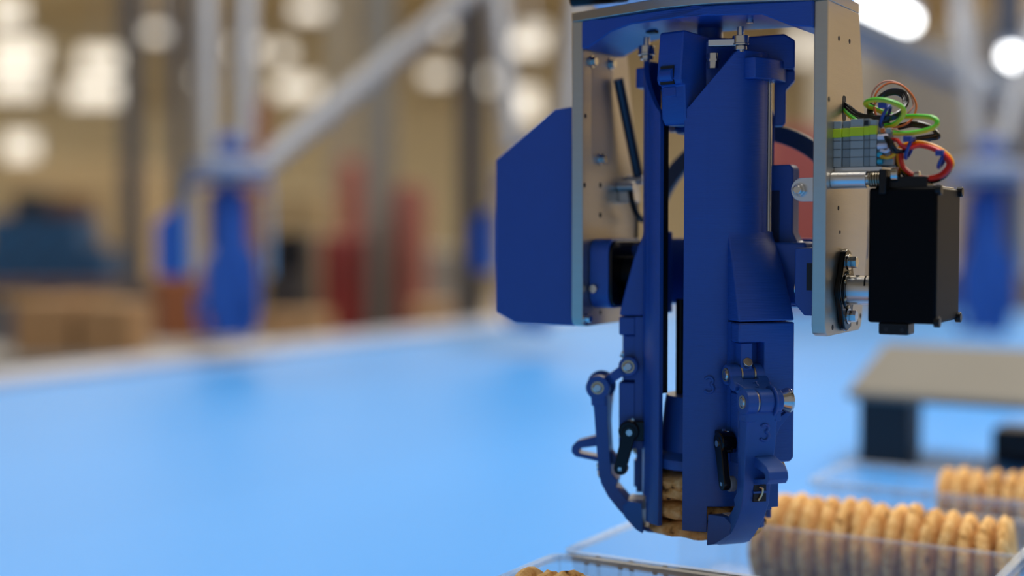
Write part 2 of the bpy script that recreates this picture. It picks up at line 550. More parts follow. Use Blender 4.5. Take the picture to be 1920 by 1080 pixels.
# curved band behind the tube
b = MB()
o_, i_ = [], []
for k in range(41):
    a = math.radians(-8 + 196 * k / 40)
    o_.append((-73 + 78 * math.cos(a), -8 + 78 * math.sin(a)))
    i_.append((-73 + 67 * math.cos(a), -8 + 67 * math.sin(a)))
MB().prism(o_ + i_[::-1], 90, 96).build('curved_band', mat('dark_slate_band', srgb(58, 72, 92), 0.4), G, bev=0.8)
for x in (-148, -6):
    MB().box(x - 4, x + 8 if x > -100 else x + 6, 76, 97, -22, -8).build('band_foot', black, G, bev=0.6)

# claws
def circ(c, r, n=28):
    return [(c[0] + r * math.cos(2 * math.pi * i / n), c[1] + r * math.sin(2 * math.pi * i / n)) for i in range(n)]
UP, LP = (49.0, -86.5), (68.5, -100.5)
def claw_set(al, m):
    K = dict(loc=TLOC, rot=trot(al))
    def pr_(poly, t0, t1, f0=None, f1=None):
        bb = MB()
        if m > 0:
            return bb.prism(poly, t0, t1, 'xz', f0=f0, f1=f1)
        return bb.prism(poly, -t0, -t1, 'xz', f0=(lambda p: -f0(p)) if f0 else None, f1=(lambda p: -f1(p)) if f1 else None)
    def bx(bb, r0, r1, t0, t1, z0, z1):
        return bb.box(r0, r1, min(m * t0, m * t1), max(m * t0, m * t1), z0, z1)
    def cy(bb, r, z, t0, t1, rad, rad2=None, n=28):
        return bb.cyl((r, m * t0, z), (r, m * t1, z), rad, rad2, n)
    # gusset
    ts = [-7 + 37 * k / 14 for k in range(15)]
    gz = [(-1, 0.0), (-4, 0.025), (-7, 0.10), (-11, 0.22), (-19, 0.41), (-27, 0.555), (-36, 0.72), (-44, 0.85), (-50, 0.945), (-54.6, 1.0)]
    vs, fs = [], []
    nt_ = len(ts)
    for z, wgt in gz:
        for tq in ts:
            rt = math.sqrt(41.0 ** 2 - tq * tq)
            vs.append(((1 - wgt) * (rt - 0.15) + wgt * 55.3, m * tq, z))
        for tq in ts:
            vs.append((math.sqrt(41.0 ** 2 - tq * tq) - 3.0, m * tq, z))
    for k in range(len(gz) - 1):
        o0_, o1_ = k * 2 * nt_, (k + 1) * 2 * nt_
        for q in range(nt_ - 1):
            fs.append((o0_ + q, o0_ + q + 1, o1_ + q + 1, o1_ + q))
            fs.append((o0_ + nt_ + q, o1_ + nt_ + q, o1_ + nt_ + q + 1, o0_ + nt_ + q + 1))
        fs.append((o0_, o1_, o1_ + nt_, o0_ + nt_))
        fs.append((o0_ + nt_ - 1, o0_ + 2 * nt_ - 1, o1_ + 2 * nt_ - 1, o1_ + nt_ - 1))
    e_ = (len(gz) - 1) * 2 * nt_
    for q in range(nt_ - 1):
        fs.append((q, nt_ + q, nt_ + q + 1, q + 1))
        fs.append((e_ + q, e_ + q + 1, e_ + nt_ + q + 1, e_ + nt_ + q))
    g = MB().add(vs, fs).build('housing_gusset', blue, G, bev=1.0, seg=2, **K)
    # housing with window
    hp = [(-7, -55.4), (30, -55.4), (30.2, -137), (28, -139.5), (-7, -139.5), (-7, -97), (10, -97), (10, -67), (-7, -67)]
    bb = MB().prism([(p[0] * m, p[1]) for p in hp], 45, 55.5, 'yz')
    h = bb.build('claw_housing', blue, G, bev=1.0, **K)
    b2 = MB()
    bx(b2, 33, 45.2, -7, 30, -139, -55.4)
    b2.build('housing_base', blue, h)
    b2 = MB()
    bx(b2, 45, 53, -4.2, 3.2, -96, -67.5)
    sl = b2.build('slider', blue2, h, bev=0.5)
    MB().cyl((51, m * -0.3, -80.5), (54.5, m * -0.3, -78.5), 3.0, n=18).build('bolt', steel, h, bev=0.3)
    b2 = MB()
    bx(b2, 40, 48.5, 16, 24, -168, -150)
    bx(b2, 38, 46, 8, 21, -170, -139)
    b2.build('guide_block', blue2, h, bev=0.5)
    b2 = MB()
    cy(b2, 47, -144, 22, 27.5, 3.6)
    b2.build('bushing', brass, h, bev=0.3)
    # link
    ln = MB()
    cy(ln, UP[0], UP[1], -12, -4.5, 6.2)
    cy(ln, UP[0], UP[1], 5.2, 12, 6.2)
    cy(ln, LP[0], LP[1], -3, 6.4, 7.2)
    cy(ln, LP[0], LP[1], 6.4, 7.8, 9.4)
    mid = (UP[0] + 0.42 * (LP[0] - UP[0]), UP[1] + 0.42 * (LP[1] - UP[1]))
    for t0, t1 in ((-12, -5), (5.4, 12)):
        q = capsule(UP, mid, 3.6, 3.0)
        ln.prism(q, m * t0, m * t1)
    q = capsule((UP[0] + 0.36 * (LP[0] - UP[0]), UP[1] + 0.36 * (LP[1] - UP[1])), LP, 3.0, 3.4)
    ln.prism(q, m * -12, m * 11, 'xz', f0=lambda p: m * (-12 + 9.5 * max(0, min(1, (p[0] - mid[0]) / (LP[0] - mid[0])))))
    lk = ln.build('link', blue2, G, bev=0.6, **K)
    cc = MB()
    cy(cc, UP[0], UP[1], -4.4, -3.5, 5.8)
    cy(cc, UP[0], UP[1], 4.2, 5.1, 5.8)
    cy(cc, LP[0], LP[1], -4.0, -3.2, 6.6)
    cc.build('washer', brass, lk)
    cc = MB()
    cy(cc, UP[0], UP[1], -3.5, 4.2, 5.2)
    cc.build('pin_sleeve', blue2, lk)
    for c in (UP, LP):
        t0 = -12.6 if c is UP else -11.6
        cc = MB()
        cc.ring([(p[0], p[1]) for p in circ(c, 4.0)], [(p[0], p[1]) for p in circ(c, 3.2)], m * t0, m * (t0 + 3))
        cc.build('bushing', brass, lk)
        cc = MB()
        cy(cc, c[0], c[1], t0 + 0.1, 12, 3.1)
        cy(cc, c[0], c[1], t0 - 0.6, t0 + 0.1, 2.2, 3.1)
        cc.build('pin', steel, lk)
    # lever with foot
    lev = [(72, -104), (73, -108), (71.2, -113), (70.2, -125.6), (69, -142.6), (68, -152.9), (66.4, -161.4), (61.9, -169.8),
           (55.1, -178), (48.2, -184.8), (43.1, -189), (36.3, -191.6), (29, -192), (28.6, -191.2), (38.6, -188),
           (39.3, -171.6), (49.6, -171.6), (57.2, -163.1), (55.8, -159.9), (59.6, -155.3), (61, -140.7), (62.4, -122), (62.4, -108), (63.5, -104)]
    tr = lambda p: 9.8 if p[1] > -138 else 7.6
    lv = pr_(lev, -10, 10, f1=tr).build('claw', blue2, G, bev=0.9, seg=3, **K)
    ft = [(39.3, -171.6), (48.6, -171.6), (52.6, -175.5), (51.4, -182.0), (48.2, -184.8), (43.1, -189), (38.6, -190.6)]
    pr_(ft, -19, -9.6, f0=lambda p: -19.0 + (p[0] - 38.6) * 0.64).build('claw_toe', blue2, lv, bev=0.7)
    cc = MB()
    cy(cc, LP[0], LP[1], -11.2, -4.2, 7.6)
    cy(cc, LP[0], LP[1], 8.2, 12.4, 7.0)
    bx(cc, 63.5, 72.5, -11, -4.4, -112, -101)
    bx(cc, 63.5, 72.5, 8.2, 12, -112, -101)
    cc.build('claw_ear', blue2, lv, bev=0.5)
    cc = MB()
    cy(cc, LP[0], LP[1], 12.4, 17.6, 4.6, 7.4)
    cy(cc, LP[0], LP[1], 17.6, 19.2, 7.4)
    cc.build('cone_stop', steel, lv, bev=0.25)
    # wing loop
    wo = [(67, -131.5), (83.3, -136.4), (86.2, -139.6), (86.6, -143.2), (84, -146.2), (67, -149.2)]
    wi = [(68, -138.6), (80.5, -140.6), (82.0, -141.8), (82.2, -143.0), (81, -143.9), (68, -146.2)]
    wo = [(p[0], p[1]) for p in wo]
    MB().ring(wo, wi, m * -3.6, m * 9.2).build('wing_loop', blue2, lv, bev=0.6)
    cc = MB()
    bx(cc, 64.0, 68.6, -3.5, 4.6, -159.5, -149.6)
    cc.build('spring_window', darkhole, lv)
    MB().tube(smooth([(69.6, m * -0.4, -150.6), (70.2, m * 1.4, -151.6), (69.6, m * 1.2, -155), (69.0, m * -0.8, -158.6)], 6), 0.7, 8).build('spring_wire', brass, lv)
    cc = MB()
    bx(cc, 66, 69.6, -4, 5, -154.4, -153.2)
    cc.build('window_bar', blue2, lv)
    # inner nose that meets the roller
    pr_([(62, -140), (57.2, -145.2), (55.4, -149.4), (56.4, -151), (60, -149.6), (62, -150)], -5, 4).build('claw_nose', blue2, lv, bev=0.4)
    # side fin with hook
    cc = MB().prism([(m * p[0], p[1]) for p in [(8, -110), (10, -113), (21.5, -106.5), (22.6, -108), (15, -116), (11, -124), (9.5, -132), (8, -136)]], 62.5, 66.5, 'yz')
    cc.prism([(m * p[0], p[1]) for p in [(8, -107), (12, -106.6), (18, -105), (21, -102), (21.6, -103), (18.5, -106.6), (12, -108.2), (8, -108.5)]], 63, 66, 'yz')
    cc.build('side_fin', blue2, lv, bev=0.3)
    cc = MB()
    bx(cc, 39.6, 49, -9, 9, -171.7, -171.2)
    cc.build('foot_pad', mat('white_pad', (0.75, 0.74, 0.76, 1), 0.4), lv)
    # black limit switch with lever and roller
    sb = MB()
    cy(sb, 48, -127, -16.5, -7.2, 6.6)
    bx(sb, 38, 48, -14, -7.2, -133.4, -120.6)
    sw = sb.build('switch_body', blackg, G, bev=0.8, **K)
    cc = MB()
    cc.prism(capsule((47.6, -127.6), (53.4, -150.8), 4.4, 3.9), m * -16.8, m * -12.6)
    la = cc.build('switch_lever', blackg, sw, bev=0.5)
    cc = MB()
    cy(cc, 53.4, -151, -12.4, -8.6, 4.6)
    cc.build('roller', rubber, sw, bev=0.4)
    cc = MB()
    cy(cc, 47.6, -127.6, -17.4, -16.6, 2.0, n=16)
    cy(cc, 53.4, -150.8, -17.2, -16.6, 1.5, n=4)
    cc.build('lever_pin', steel, sw)
    cc = MB()
    cy(cc, 46, -120.3, -12.5, -11, 1.1, n=12)
    cc.cyl((48, m * -10, -120.2), (48, m * -10, -121.2), 1.2, n=12).cyl((54.4, m * -9, -131), (55, m * -9, -131), 1.2, n=12)
    cc.build('switch_screw', steel, sw)
    return h, lk, lv
hr, lkr, lvr = claw_set(300, 1)
hl, lkl, lvl = claw_set(180, -1)

# raised number 3 on the right shell, link and claw
def digit(parent, size, surf, rad):
    """raised 3 swept over a surface; surf maps (across, up) in mm to a point in the parent frame"""
    a1, a2 = size * 0.235, size * 0.275
    pts = [(a1 * math.cos(math.radians(d)) * 1.05, size * 0.5 - a1 + a1 * math.sin(math.radians(d))) for d in range(155, -76, -15)]
    pts += [(a2 * math.cos(math.radians(d)) * 1.05, -size * 0.5 + a2 + a2 * math.sin(math.radians(d))) for d in range(72, -161, -15)]
    return MB().tube([surf(x, z) for x, z in pts], rad, 8).build('number_three', blue2, parent)
def on_shell(x, z):
    a = math.radians(-25.0) + x / 41.0
    return (41.35 * math.cos(a), 41.35 * math.sin(a), -93.5 + z)
def on_claw(x, z):
    return (70.95 + z * 0.075, 2.0 + x, -118.5 + z)
def on_link(x, z):
    q = Vector((0, 1, 0.15)).normalized() * x + Vector((-0.78, 0, 0.62)) * z
    return (61.6 + q.x, 1.0 + q.y, -91.3 + q.z)
digit(sh_r, 9.4, on_shell, 1.0)
digit(lvr, 9.6, on_claw, 1.0)
digit(lkr, 4.4, on_link, 0.45)

# right plate fittings: tab, stand-off, terminal blocks, flange, coupling, drive box
tb = MB()
cap_ = [(0.5, 16.2)] + [(-6.5 + 6.9 * math.cos(math.radians(270 - 180 * i / 14)), 23 + 6.9 * math.sin(math.radians(270 - 180 * i / 14))) for i in range(15)] + [(0.5, 29.9)]
tab = MB().prism(cap_, 1.2, 3.4).build('mounting_tab', alup, G, bev=0.2)
MB().cyl((-8.0, 1.2, 22.8), (-8.0, -1.8, 22.8), 4.0, n=6).build('nut', steel, tab, bev=0.4)
MB().cyl((-8.0, 0, 22.8), (-8.0, -4.2, 22.8), 2.6, n=18).build('bolt', steel, tab, bev=0.5)

so = MB().cyl((8, 11, 28.5), (28.5, 11, 28.5), 5.0, n=32).build('standoff', alup, G, bev=0.4)
MB().cyl((28.5, 11, 28.5), (39, 11, 28.5), 3.0, n=20).build('spacer_screw', steel, so)
sp = []
for i in range(0, 121):
    a = i / 120 * 6.5 * 2 * math.pi
    sp.append((29.5 + 9 * i / 120, 11 + 4.0 * math.cos(a), 28.5 + 4.0 * math.sin(a)))
MB().tube(sp, 0.55, 6).build('spring', mat('spring_steel', (0.35, 0.30, 0.22, 1), 0.3, 1.0), so)
bk = MB().box(36.5, 40.5, 6, 24, 20, 34).box(40, 62, 12, 26, 23, 30).build('holder_bracket', black, G, bev=0.6)
MB().cyl((42, 13, 31), (46, 13, 31), 4.2).build('bolt', steel, bk, bev=0.4)
MB().cyl((54, 16, 30), (57, 16, 30), 2.8).build('bolt', steel, bk, bev=0.3)

dv = MB().box(30, 68.5, 9, 64, -53.2, 23.5).build('drive_box', blackm, G, bev=1.6, seg=3)
MB().box(33, 66, 12, 60, 23, 24.6).build('lid_step', black, dv, bev=0.8)
MB().box(36, 53, 10, 24, -60, -53).build('mounting_foot', black, dv, bev=1.0)
for x in (40.5, 49.5):
    MB().cyl((x, 10.1, -57), (x, 9.7, -57), 1.2, n=12).build('screw_hole', darkhole, dv)
for y, z in ((11.5, 22), (62, 22), (11.5, -52), (62, -52)):
    MB().cyl((67, y, z), (70.4, y, z), 3.0, n=20).build('corner_screw', black, dv, bev=0.5)

fl = MB().prism([(32 + p[0], -36 + p[1]) for p in [(5, 23), (8, 19), (11, 10), (15, 4), (16, 0), (15, -4), (11, -10), (8, -19), (5, -23), (0, -24.5), (-5, -23), (-8, -19), (-11, -10), (-15, -4), (-16, 0), (-15, 4), (-11, 10), (-8, 19), (-5, 23), (0, 24.5)]], 8, 11.5, 'yz').build('bearing_flange', blackg, G, bev=0.8)
MB().cyl((11, 32, -36), (12.4, 32, -36), 11.5).build('bearing_ring', blackg, fl, bev=0.6)
for z in (-19.5, -51.5):
    screw(fl, 11.5, 33, z, 3.6, 1, 5)
for a in (100, 150, 210, 255):
    MB().cyl((12.3, 32 + 10.3 * math.cos(math.radians(a)), -36 + 10.3 * math.sin(math.radians(a))), (13.0, 32 + 10.3 * math.cos(math.radians(a)), -36 + 10.3 * math.sin(math.radians(a))), 1.1, n=12).build('bearing_ball', brass, fl)
cp = MB().cyl((12.2, 32, -36), (30, 32, -36), 8.6, n=40).build('coupling', alup, G, bev=0.4)
for x, k in ((22, 1.5),):
    pth = [(x + 1.6 * i / 10, 32 + 8.45 * math.cos(math.radians(60 + i * 10)), -36 + 8.45 * math.sin(math.radians(60 + i * 10))) for i in range(11)]
    MB().tube(pth, 0.55, 6).build('coupling_slit', darkhole, cp)
for x in (17.5, 28):
    MB().cyl((x, 31, -27.8), (x, 31, -27.1), 1.2, n=14).build('grub_screw', darkhole, cp)

MB().prism(rrect(28.5, 35.5, 64, 79, 2.5), 7.8, 8.15, 'yz').build('cable_slot', darkhole, pr)
# terminal blocks on a rail
grey1 = mat('terminal_grey', srgb(136, 140, 138), 0.5, noise=0.05, nscale=90)
grey2 = mat('terminal_light_grey', srgb(164, 165, 160), 0.5)
seam_m = mat('seam_grey', srgb(70, 72, 72), 0.6)
yel = mat('yellow_green_marker', srgb(206, 220, 30), 0.4)
orng = mat('orange_push_button', srgb(232, 110, 30), 0.4)
tbk = MB().box(8, 36, 14, 40, 33.2, 36.0).build('terminal_rail', alup, G, bev=0.3)
MB().box(8.5, 13.5, 15, 38, 27, 33).box(15, 34, 18, 38, 27, 33).build('rail_foot', grey1, tbk, bev=0.3)
edges = [(8, 12.6), (13, 17.6), (17.9, 25.6), (25.9, 29.0), (29.2, 33)]
for i, (a, c) in enumerate(edges):
    y0 = 12 + (0.0 if i != 1 else 1.2)
    t_ = MB().box(a, c, y0 + 0.4, 38, 36, 62.5 + (0.9 if i in (2, 3) else 0)).build('terminal', grey1 if i % 2 else grey2, tbk, bev=0.25)
    for z in (41.5, 46.3, 51):
        MB().box(a + 0.1, c - 0.1, y0 + 0.15, y0 + 0.6, z - 0.15, z + 0.15).build('terminal_seam', seam_m, t_)
    MB().box(a - 0.1, c + 0.1, y0 - 0.4, y0 + 3, 53.0 + i * 0.3, 58.0 + i * 0.3).build('marker_strip', yel, t_, bev=0.2)
MB().box(26.2, 28.4, 11.6, 13, 59.6, 62.2).build('terminal_slot', darkhole, tbk)
te = MB().box(33, 42, 15, 38, 36.5, 56).build('terminal_end', grey2, tbk, bev=0.3)
for x, z in ((35, 55), (35.4, 40), (40.5, 44), (40.5, 40), (37, 52)):
    MB().box(x, x + 2, 13.4, 15.4, z, z + 2.4).build('push_button', orng, te, bev=0.2)
for x, z in ((38, 54.4), (38.2, 48), (38, 41)):
    MB().box(x, x + 3, 13.6, 15.4, z, z + 3).build('test_port', grey2, te, bev=0.2)
whit = mat('white_wire', srgb(226, 220, 232), 0.4)
cyan = mat('cyan_ferrule', srgb(40, 170, 190), 0.4)
for z, m_ in ((52.6, whit), (47.4, whit), (42.6, cyan), (38.6, cyan)):
    L = 6 if m_ is whit else 3
    MB().cyl((33.5, 13.5, z), (33.5 + L, 13.5, z), 1.7 if m_ is whit else 1.5, n=16).build('ferrule', m_, te, bev=0.3)

wire_blk = mat('black_wire', (0.006, 0.006, 0.007, 1), 0.22)
wire_red = mat('red_wire', srgb(236, 36, 18), 0.32)
wire_yel = mat('amber_wire', srgb(246, 170, 20), 0.32)
wire_org = mat('orange_wire', srgb(222, 110, 50), 0.35)
wire_brn = mat('dusty_pink_wire', srgb(206, 150, 128), 0.4)
tie_m = mat('blue_cable_tie', srgb(40, 66, 140), 0.4)
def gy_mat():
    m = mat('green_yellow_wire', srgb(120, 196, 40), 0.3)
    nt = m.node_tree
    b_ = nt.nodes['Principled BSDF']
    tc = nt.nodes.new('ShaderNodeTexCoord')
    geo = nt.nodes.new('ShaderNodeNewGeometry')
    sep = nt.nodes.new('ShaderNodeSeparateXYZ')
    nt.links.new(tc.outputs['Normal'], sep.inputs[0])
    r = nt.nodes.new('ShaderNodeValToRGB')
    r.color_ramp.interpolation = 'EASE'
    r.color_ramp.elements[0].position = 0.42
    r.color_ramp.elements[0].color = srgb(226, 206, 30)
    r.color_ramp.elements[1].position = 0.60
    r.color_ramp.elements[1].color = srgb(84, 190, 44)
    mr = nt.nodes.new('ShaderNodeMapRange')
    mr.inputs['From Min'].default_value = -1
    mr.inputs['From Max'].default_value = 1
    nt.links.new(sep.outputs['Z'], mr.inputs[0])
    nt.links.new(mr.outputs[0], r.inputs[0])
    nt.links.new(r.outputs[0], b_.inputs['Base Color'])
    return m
wire_gy = gy_mat()
def wire(m, r, pts, k=10):
    """pts: picture positions with the depth (mm) of each point in the gripper frame"""
    return MB().tube(smooth([gl(*p) for p in pts], k), r, 10).build('wire', m, G)
for dx, dy in ((0, 0), (3, -3), (-2, 3)):
    wire(wire_blk, 1.15, [(1580, 192, 34), (1590 + dx, 204 + dy, 30), (1606 + dx, 216 + dy, 26), (1628 + dx, 221 + dy, 22), (1660 + dx, 222 + dy, 18),
                         (1684, 214 + dy, 24), (1697 + dx, 195, 30), (1694 + dx, 178 + dy, 34), (1676, 172 + dy, 34), (1652 + dx, 180 + dy, 32), (1634 + dx, 198, 28),
                         (1632 + dx, 214, 24), (1646 + dx, 224 + dy, 22), (1668, 226 + dy, 24)])
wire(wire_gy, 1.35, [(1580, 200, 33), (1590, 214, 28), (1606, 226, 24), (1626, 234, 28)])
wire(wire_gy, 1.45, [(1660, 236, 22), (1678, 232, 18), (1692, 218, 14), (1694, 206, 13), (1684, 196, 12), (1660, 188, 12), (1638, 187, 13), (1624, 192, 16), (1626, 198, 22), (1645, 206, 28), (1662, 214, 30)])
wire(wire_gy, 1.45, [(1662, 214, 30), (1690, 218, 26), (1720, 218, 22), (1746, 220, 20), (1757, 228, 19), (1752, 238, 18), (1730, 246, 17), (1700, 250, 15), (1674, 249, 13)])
wire(wire_org, 0.65, [(1641, 196, 24), (1641, 180, 24), (1650, 166, 26), (1668, 156, 28), (1690, 160, 30), (1709, 177, 30), (1718, 198, 30), (1712, 220, 28), (1696, 234, 26), (1672, 238, 24), (1650, 228, 22), (1642, 214, 22), (1639, 200, 22)])
wire(wire_brn, 0.6, [(1637, 196, 26), (1635, 178, 27), (1646, 160, 28), (1664, 152, 30), (1688, 158, 33), (1706, 176, 34), (1713, 196, 34), (1706, 208, 32), (1694, 220, 30), (1672, 240, 24), (1688, 247, 22), (1700, 256, 22), (1708, 262, 24)])
for dx, dy in ((0, 0), (4, 5)):
    wire(wire_blk, 1.2, [(1684, 236 + dy, 30), (1710, 230 + dy, 30), (1736, 234 + dy, 30), (1750, 244, 30), (1756 + dx, 252 + dy, 30), (1740, 256 + dy, 30), (1716, 260 + dy, 28), (1700, 264, 26)])
wire(wire_blk, 1.2, [(1690, 238, 32), (1722, 230, 32), (1748, 242, 32), (1757, 253, 32), (1742, 262, 32), (1722, 270, 30), (1706, 276, 28)])
for dx, dy in ((0, 0), (4, 3), (-2, 5)):
    wire(wire_blk, 1.0, [(1660, 257, 12), (1666 + dx, 260 + dy, 10), (1672 + dx, 272 + dy, 9), (1680 + dx, 280 + dy, 10), (1696, 284, 14)])
# the red and amber coil
def coil(m, r, dx, dy, s, dep, k0=0):
    cx_, cy_ = 1733, 303
    base = [(-48, -14), (-46, 6), (-32, 22), (-8, 33), (16, 33), (36, 26), (50, 10), (48, -4), (34, -18), (14, -28), (-8, -33), (-28, -31), (-44, -24)]
    pts = [(cx_ + dx + x * s, cy_ + dy + y * s, dep) for x, y in base]
    return MB().tube(smooth([gl(*p) for p in pts], 8, True), r, 10, True).build('wire', m, G)
coil(wire_red, 1.15, 2, 1, 0.95, 16)
coil(wire_red, 1.15, 0, 0, 0.88, 18)
coil(wire_yel, 1.15, 0, -2, 1.03, 20)
coil(wire_yel, 1.15, 2, -1, 1.0, 22)
coil(wire_blk, 1.0, -2, 4, 1.03, 21)
wire(wire_red, 1.15, [(1672, 262, 14), (1682, 263, 12), (1690, 272, 12), (1706, 277, 14), (1726, 272, 16)])
wire(wire_yel, 1.0, [(1652, 293, 13), (1664, 296, 11), (1676, 290, 11), (1678, 280, 12), (1674, 268, 13)])
wire(whit, 1.0, [(1652, 282, 13), (1662, 284, 11), (1672, 276, 12), (1676, 262, 14)])
def tie(px, py, y, rr, ang):
    c = Vector(gl(px, py, y))
    pts = [(c.x + rr * 0.42 * math.cos(a) * math.cos(ang), c.y + rr * 0.8 * math.sin(a), c.z + rr * math.cos(a) * 1.0 - rr * 0.42 * math.cos(a) * math.sin(ang)) for a in [2 * math.pi * i / 20 for i in range(20)]]
    b_ = MB().tube(pts, 1.1, 6, True)
    b_.box(c.x - 2.4, c.x + 2.2, c.y - rr * 0.8 - 2.2, c.y - rr * 0.8 + 1.2, c.z + rr - 1.8, c.z + rr + 1.4)
    return b_.build('cable_tie', tie_m, G, bev=0.3)
tie(1660, 218, 20, 6.0, 0.1)
tie(1706, 278, 17, 5.2, -0.2)
tie(1766, 302, 19, 4.6, 0.5)

# ------------------------------------------------------------------ cookies
def cookie_mesh(seed, R=34.0, th=11.5, n=40, rings=9):
    rnd = random.Random(seed)
    ph = [rnd.uniform(0, 6.28) for _ in range(10)]
    prof = []
    for i in range(rings):                     # half outline from bottom centre over the rim to top centre
        pass
    prof = [(0.0, -0.45), (0.5, -0.47), (0.82, -0.46), (0.95, -0.36), (1.0, -0.12), (0.99, 0.1), (0.92, 0.30), (0.76, 0.42), (0.45, 0.5), (0.0, 0.52)]
    vs, fs = [], []
    for k, (r, z) in enumerate(prof):
        for i in range(n):
            a = 2 * math.pi * i / n
            w1 = 1 + 0.022 * math.sin(3 * a + ph[0]) + 0.016 * math.sin(7 * a + ph[1] + z * 4) + 0.010 * math.sin(13 * a + ph[2] + z * 9)
            zz = z * th + 0.55 * math.sin(5 * a + ph[3] + r * 4) * r + 0.4 * math.sin(11 * a + ph[4] - r * 7) * r + rnd.uniform(-.25, .25)
            vs.append((R * r * w1 * math.cos(a), R * r * w1 * math.sin(a), zz))
    for k in range(len(prof) - 1):
        fs += [(k * n + i, k * n + (i + 1) % n, (k + 1) * n + (i + 1) % n, (k + 1) * n + i) for i in range(n)]
    b_ = MB()
    b_.v, b_.f = vs, fs
    return b_
chip_b = MB().lathe([(0.6, -1.6), (2.6, -1.1), (3.4, 0), (2.4, 1.3), (0.5, 1.8)], 9)
def glw(x, y, z):
    return GO + GX * (x * MM) + GY * (y * MM) + Vector((0, 0, z * MM))
names = ['topmost cookie of the stack held in the blue tube, under the pusher disc', 'second cookie from the top of the stack held in the blue tube',
         'third cookie from the top of the stack held in the blue tube', 'lowest cookie of the stack in the tube, resting on the claws']
chip_me = None
zc = [-154.5, -165.0, -174.5, -185.5]
for i in range(4):
    o = cookie_mesh(11 + i, R=36.4, th=10.8, n=72).build('cookie', cookie_m)
    o.location = glw(TC[0] + (i % 2) * 0.8, TC[1] - 0.5, zc[i])
    tilt = [(-2, 3), (2, -7), (0, 2), (1, -2)][i]
    o.rotation_euler = (math.radians(tilt[0]), math.radians(-tilt[1]), random.uniform(0, 6))
    tag(o, names[i], 'cookie', 'cookies stacked in the gripper tube')
    for k in range(10):
        a = random.uniform(0, 6.28)
        rr = 34.4 if k < 5 else random.uniform(8, 28)
        if chip_me is None:
            c = chip_b.build('chocolate_chip', choc, o)
            chip_me = c.data
        else:
            c = bpy.data.objects.new('chocolate_chip', chip_me)
            COL.objects.link(c)
            c.parent = o
        c.location = (rr * MM * math.cos(a), rr * MM * math.sin(a), (random.uniform(-2.5, 2.5) if k < 5 else 4.6) * MM)
        c.rotation_euler = (random.uniform(0, 3), random.uniform(0, 3), a)
        c.scale = (random.uniform(.6, 1.2), random.uniform(.6, 1.1), random.uniform(.5, .9))

# ------------------------------------------------------------------ trays with cookie rows (long side along GX)
ORD = 'first second third fourth fifth sixth seventh eighth ninth tenth eleventh twelfth thirteenth fourteenth fifteenth sixteenth seventeenth eighteenth nineteenth twentieth'.split()
ORD += ['twenty-' + q for q in ORD[:9]]
def cookie_row(loc0, x0, x1, pitch, y, z, label, group, protos=[]):
    if not protos:
        for s in range(4):
            protos.append(cookie_mesh(40 + s, R=34.0, th=9.2, n=30))
    meshes = cookie_row.__dict__.setdefault('me', [])
    x = x0
    i = 0
    while x < x1:
        if len(meshes) < 4:
            o = protos[len(meshes)].build('cookie', cookie_m)
            meshes.append(o.data)
        else:
            o = bpy.data.objects.new('cookie', random.choice(meshes))
            COL.objects.link(o)
        p = loc0 + GX * x + GY * (y + random.uniform(-.0015, .0015)) + Vector((0, 0, z + random.uniform(-.0015, .0015)))
        o.location = p
        o.rotation_euler = (random.uniform(0, 6.28), math.radians(90 + random.uniform(-5, 5)), -YAW + math.radians(random.uniform(-3, 3)))
        o.rotation_mode = 'XYZ'
        M_ = Matrix.Rotation(-YAW + math.radians(random.uniform(-3, 3)), 3, 'Z') @ Matrix.Rotation(math.radians(90 + random.uniform(-2.5, 2.5)), 3, 'Y') @ Matrix.Rotation(random.uniform(0, 6.28), 3, 'Z')
        o.rotation_euler = M_.to_euler()
        tag(o, '%s cookie from the left %s' % (ORD[i], label), 'cookie', group)
        x += pitch * random.uniform(.97, 1.03)
        i += 1
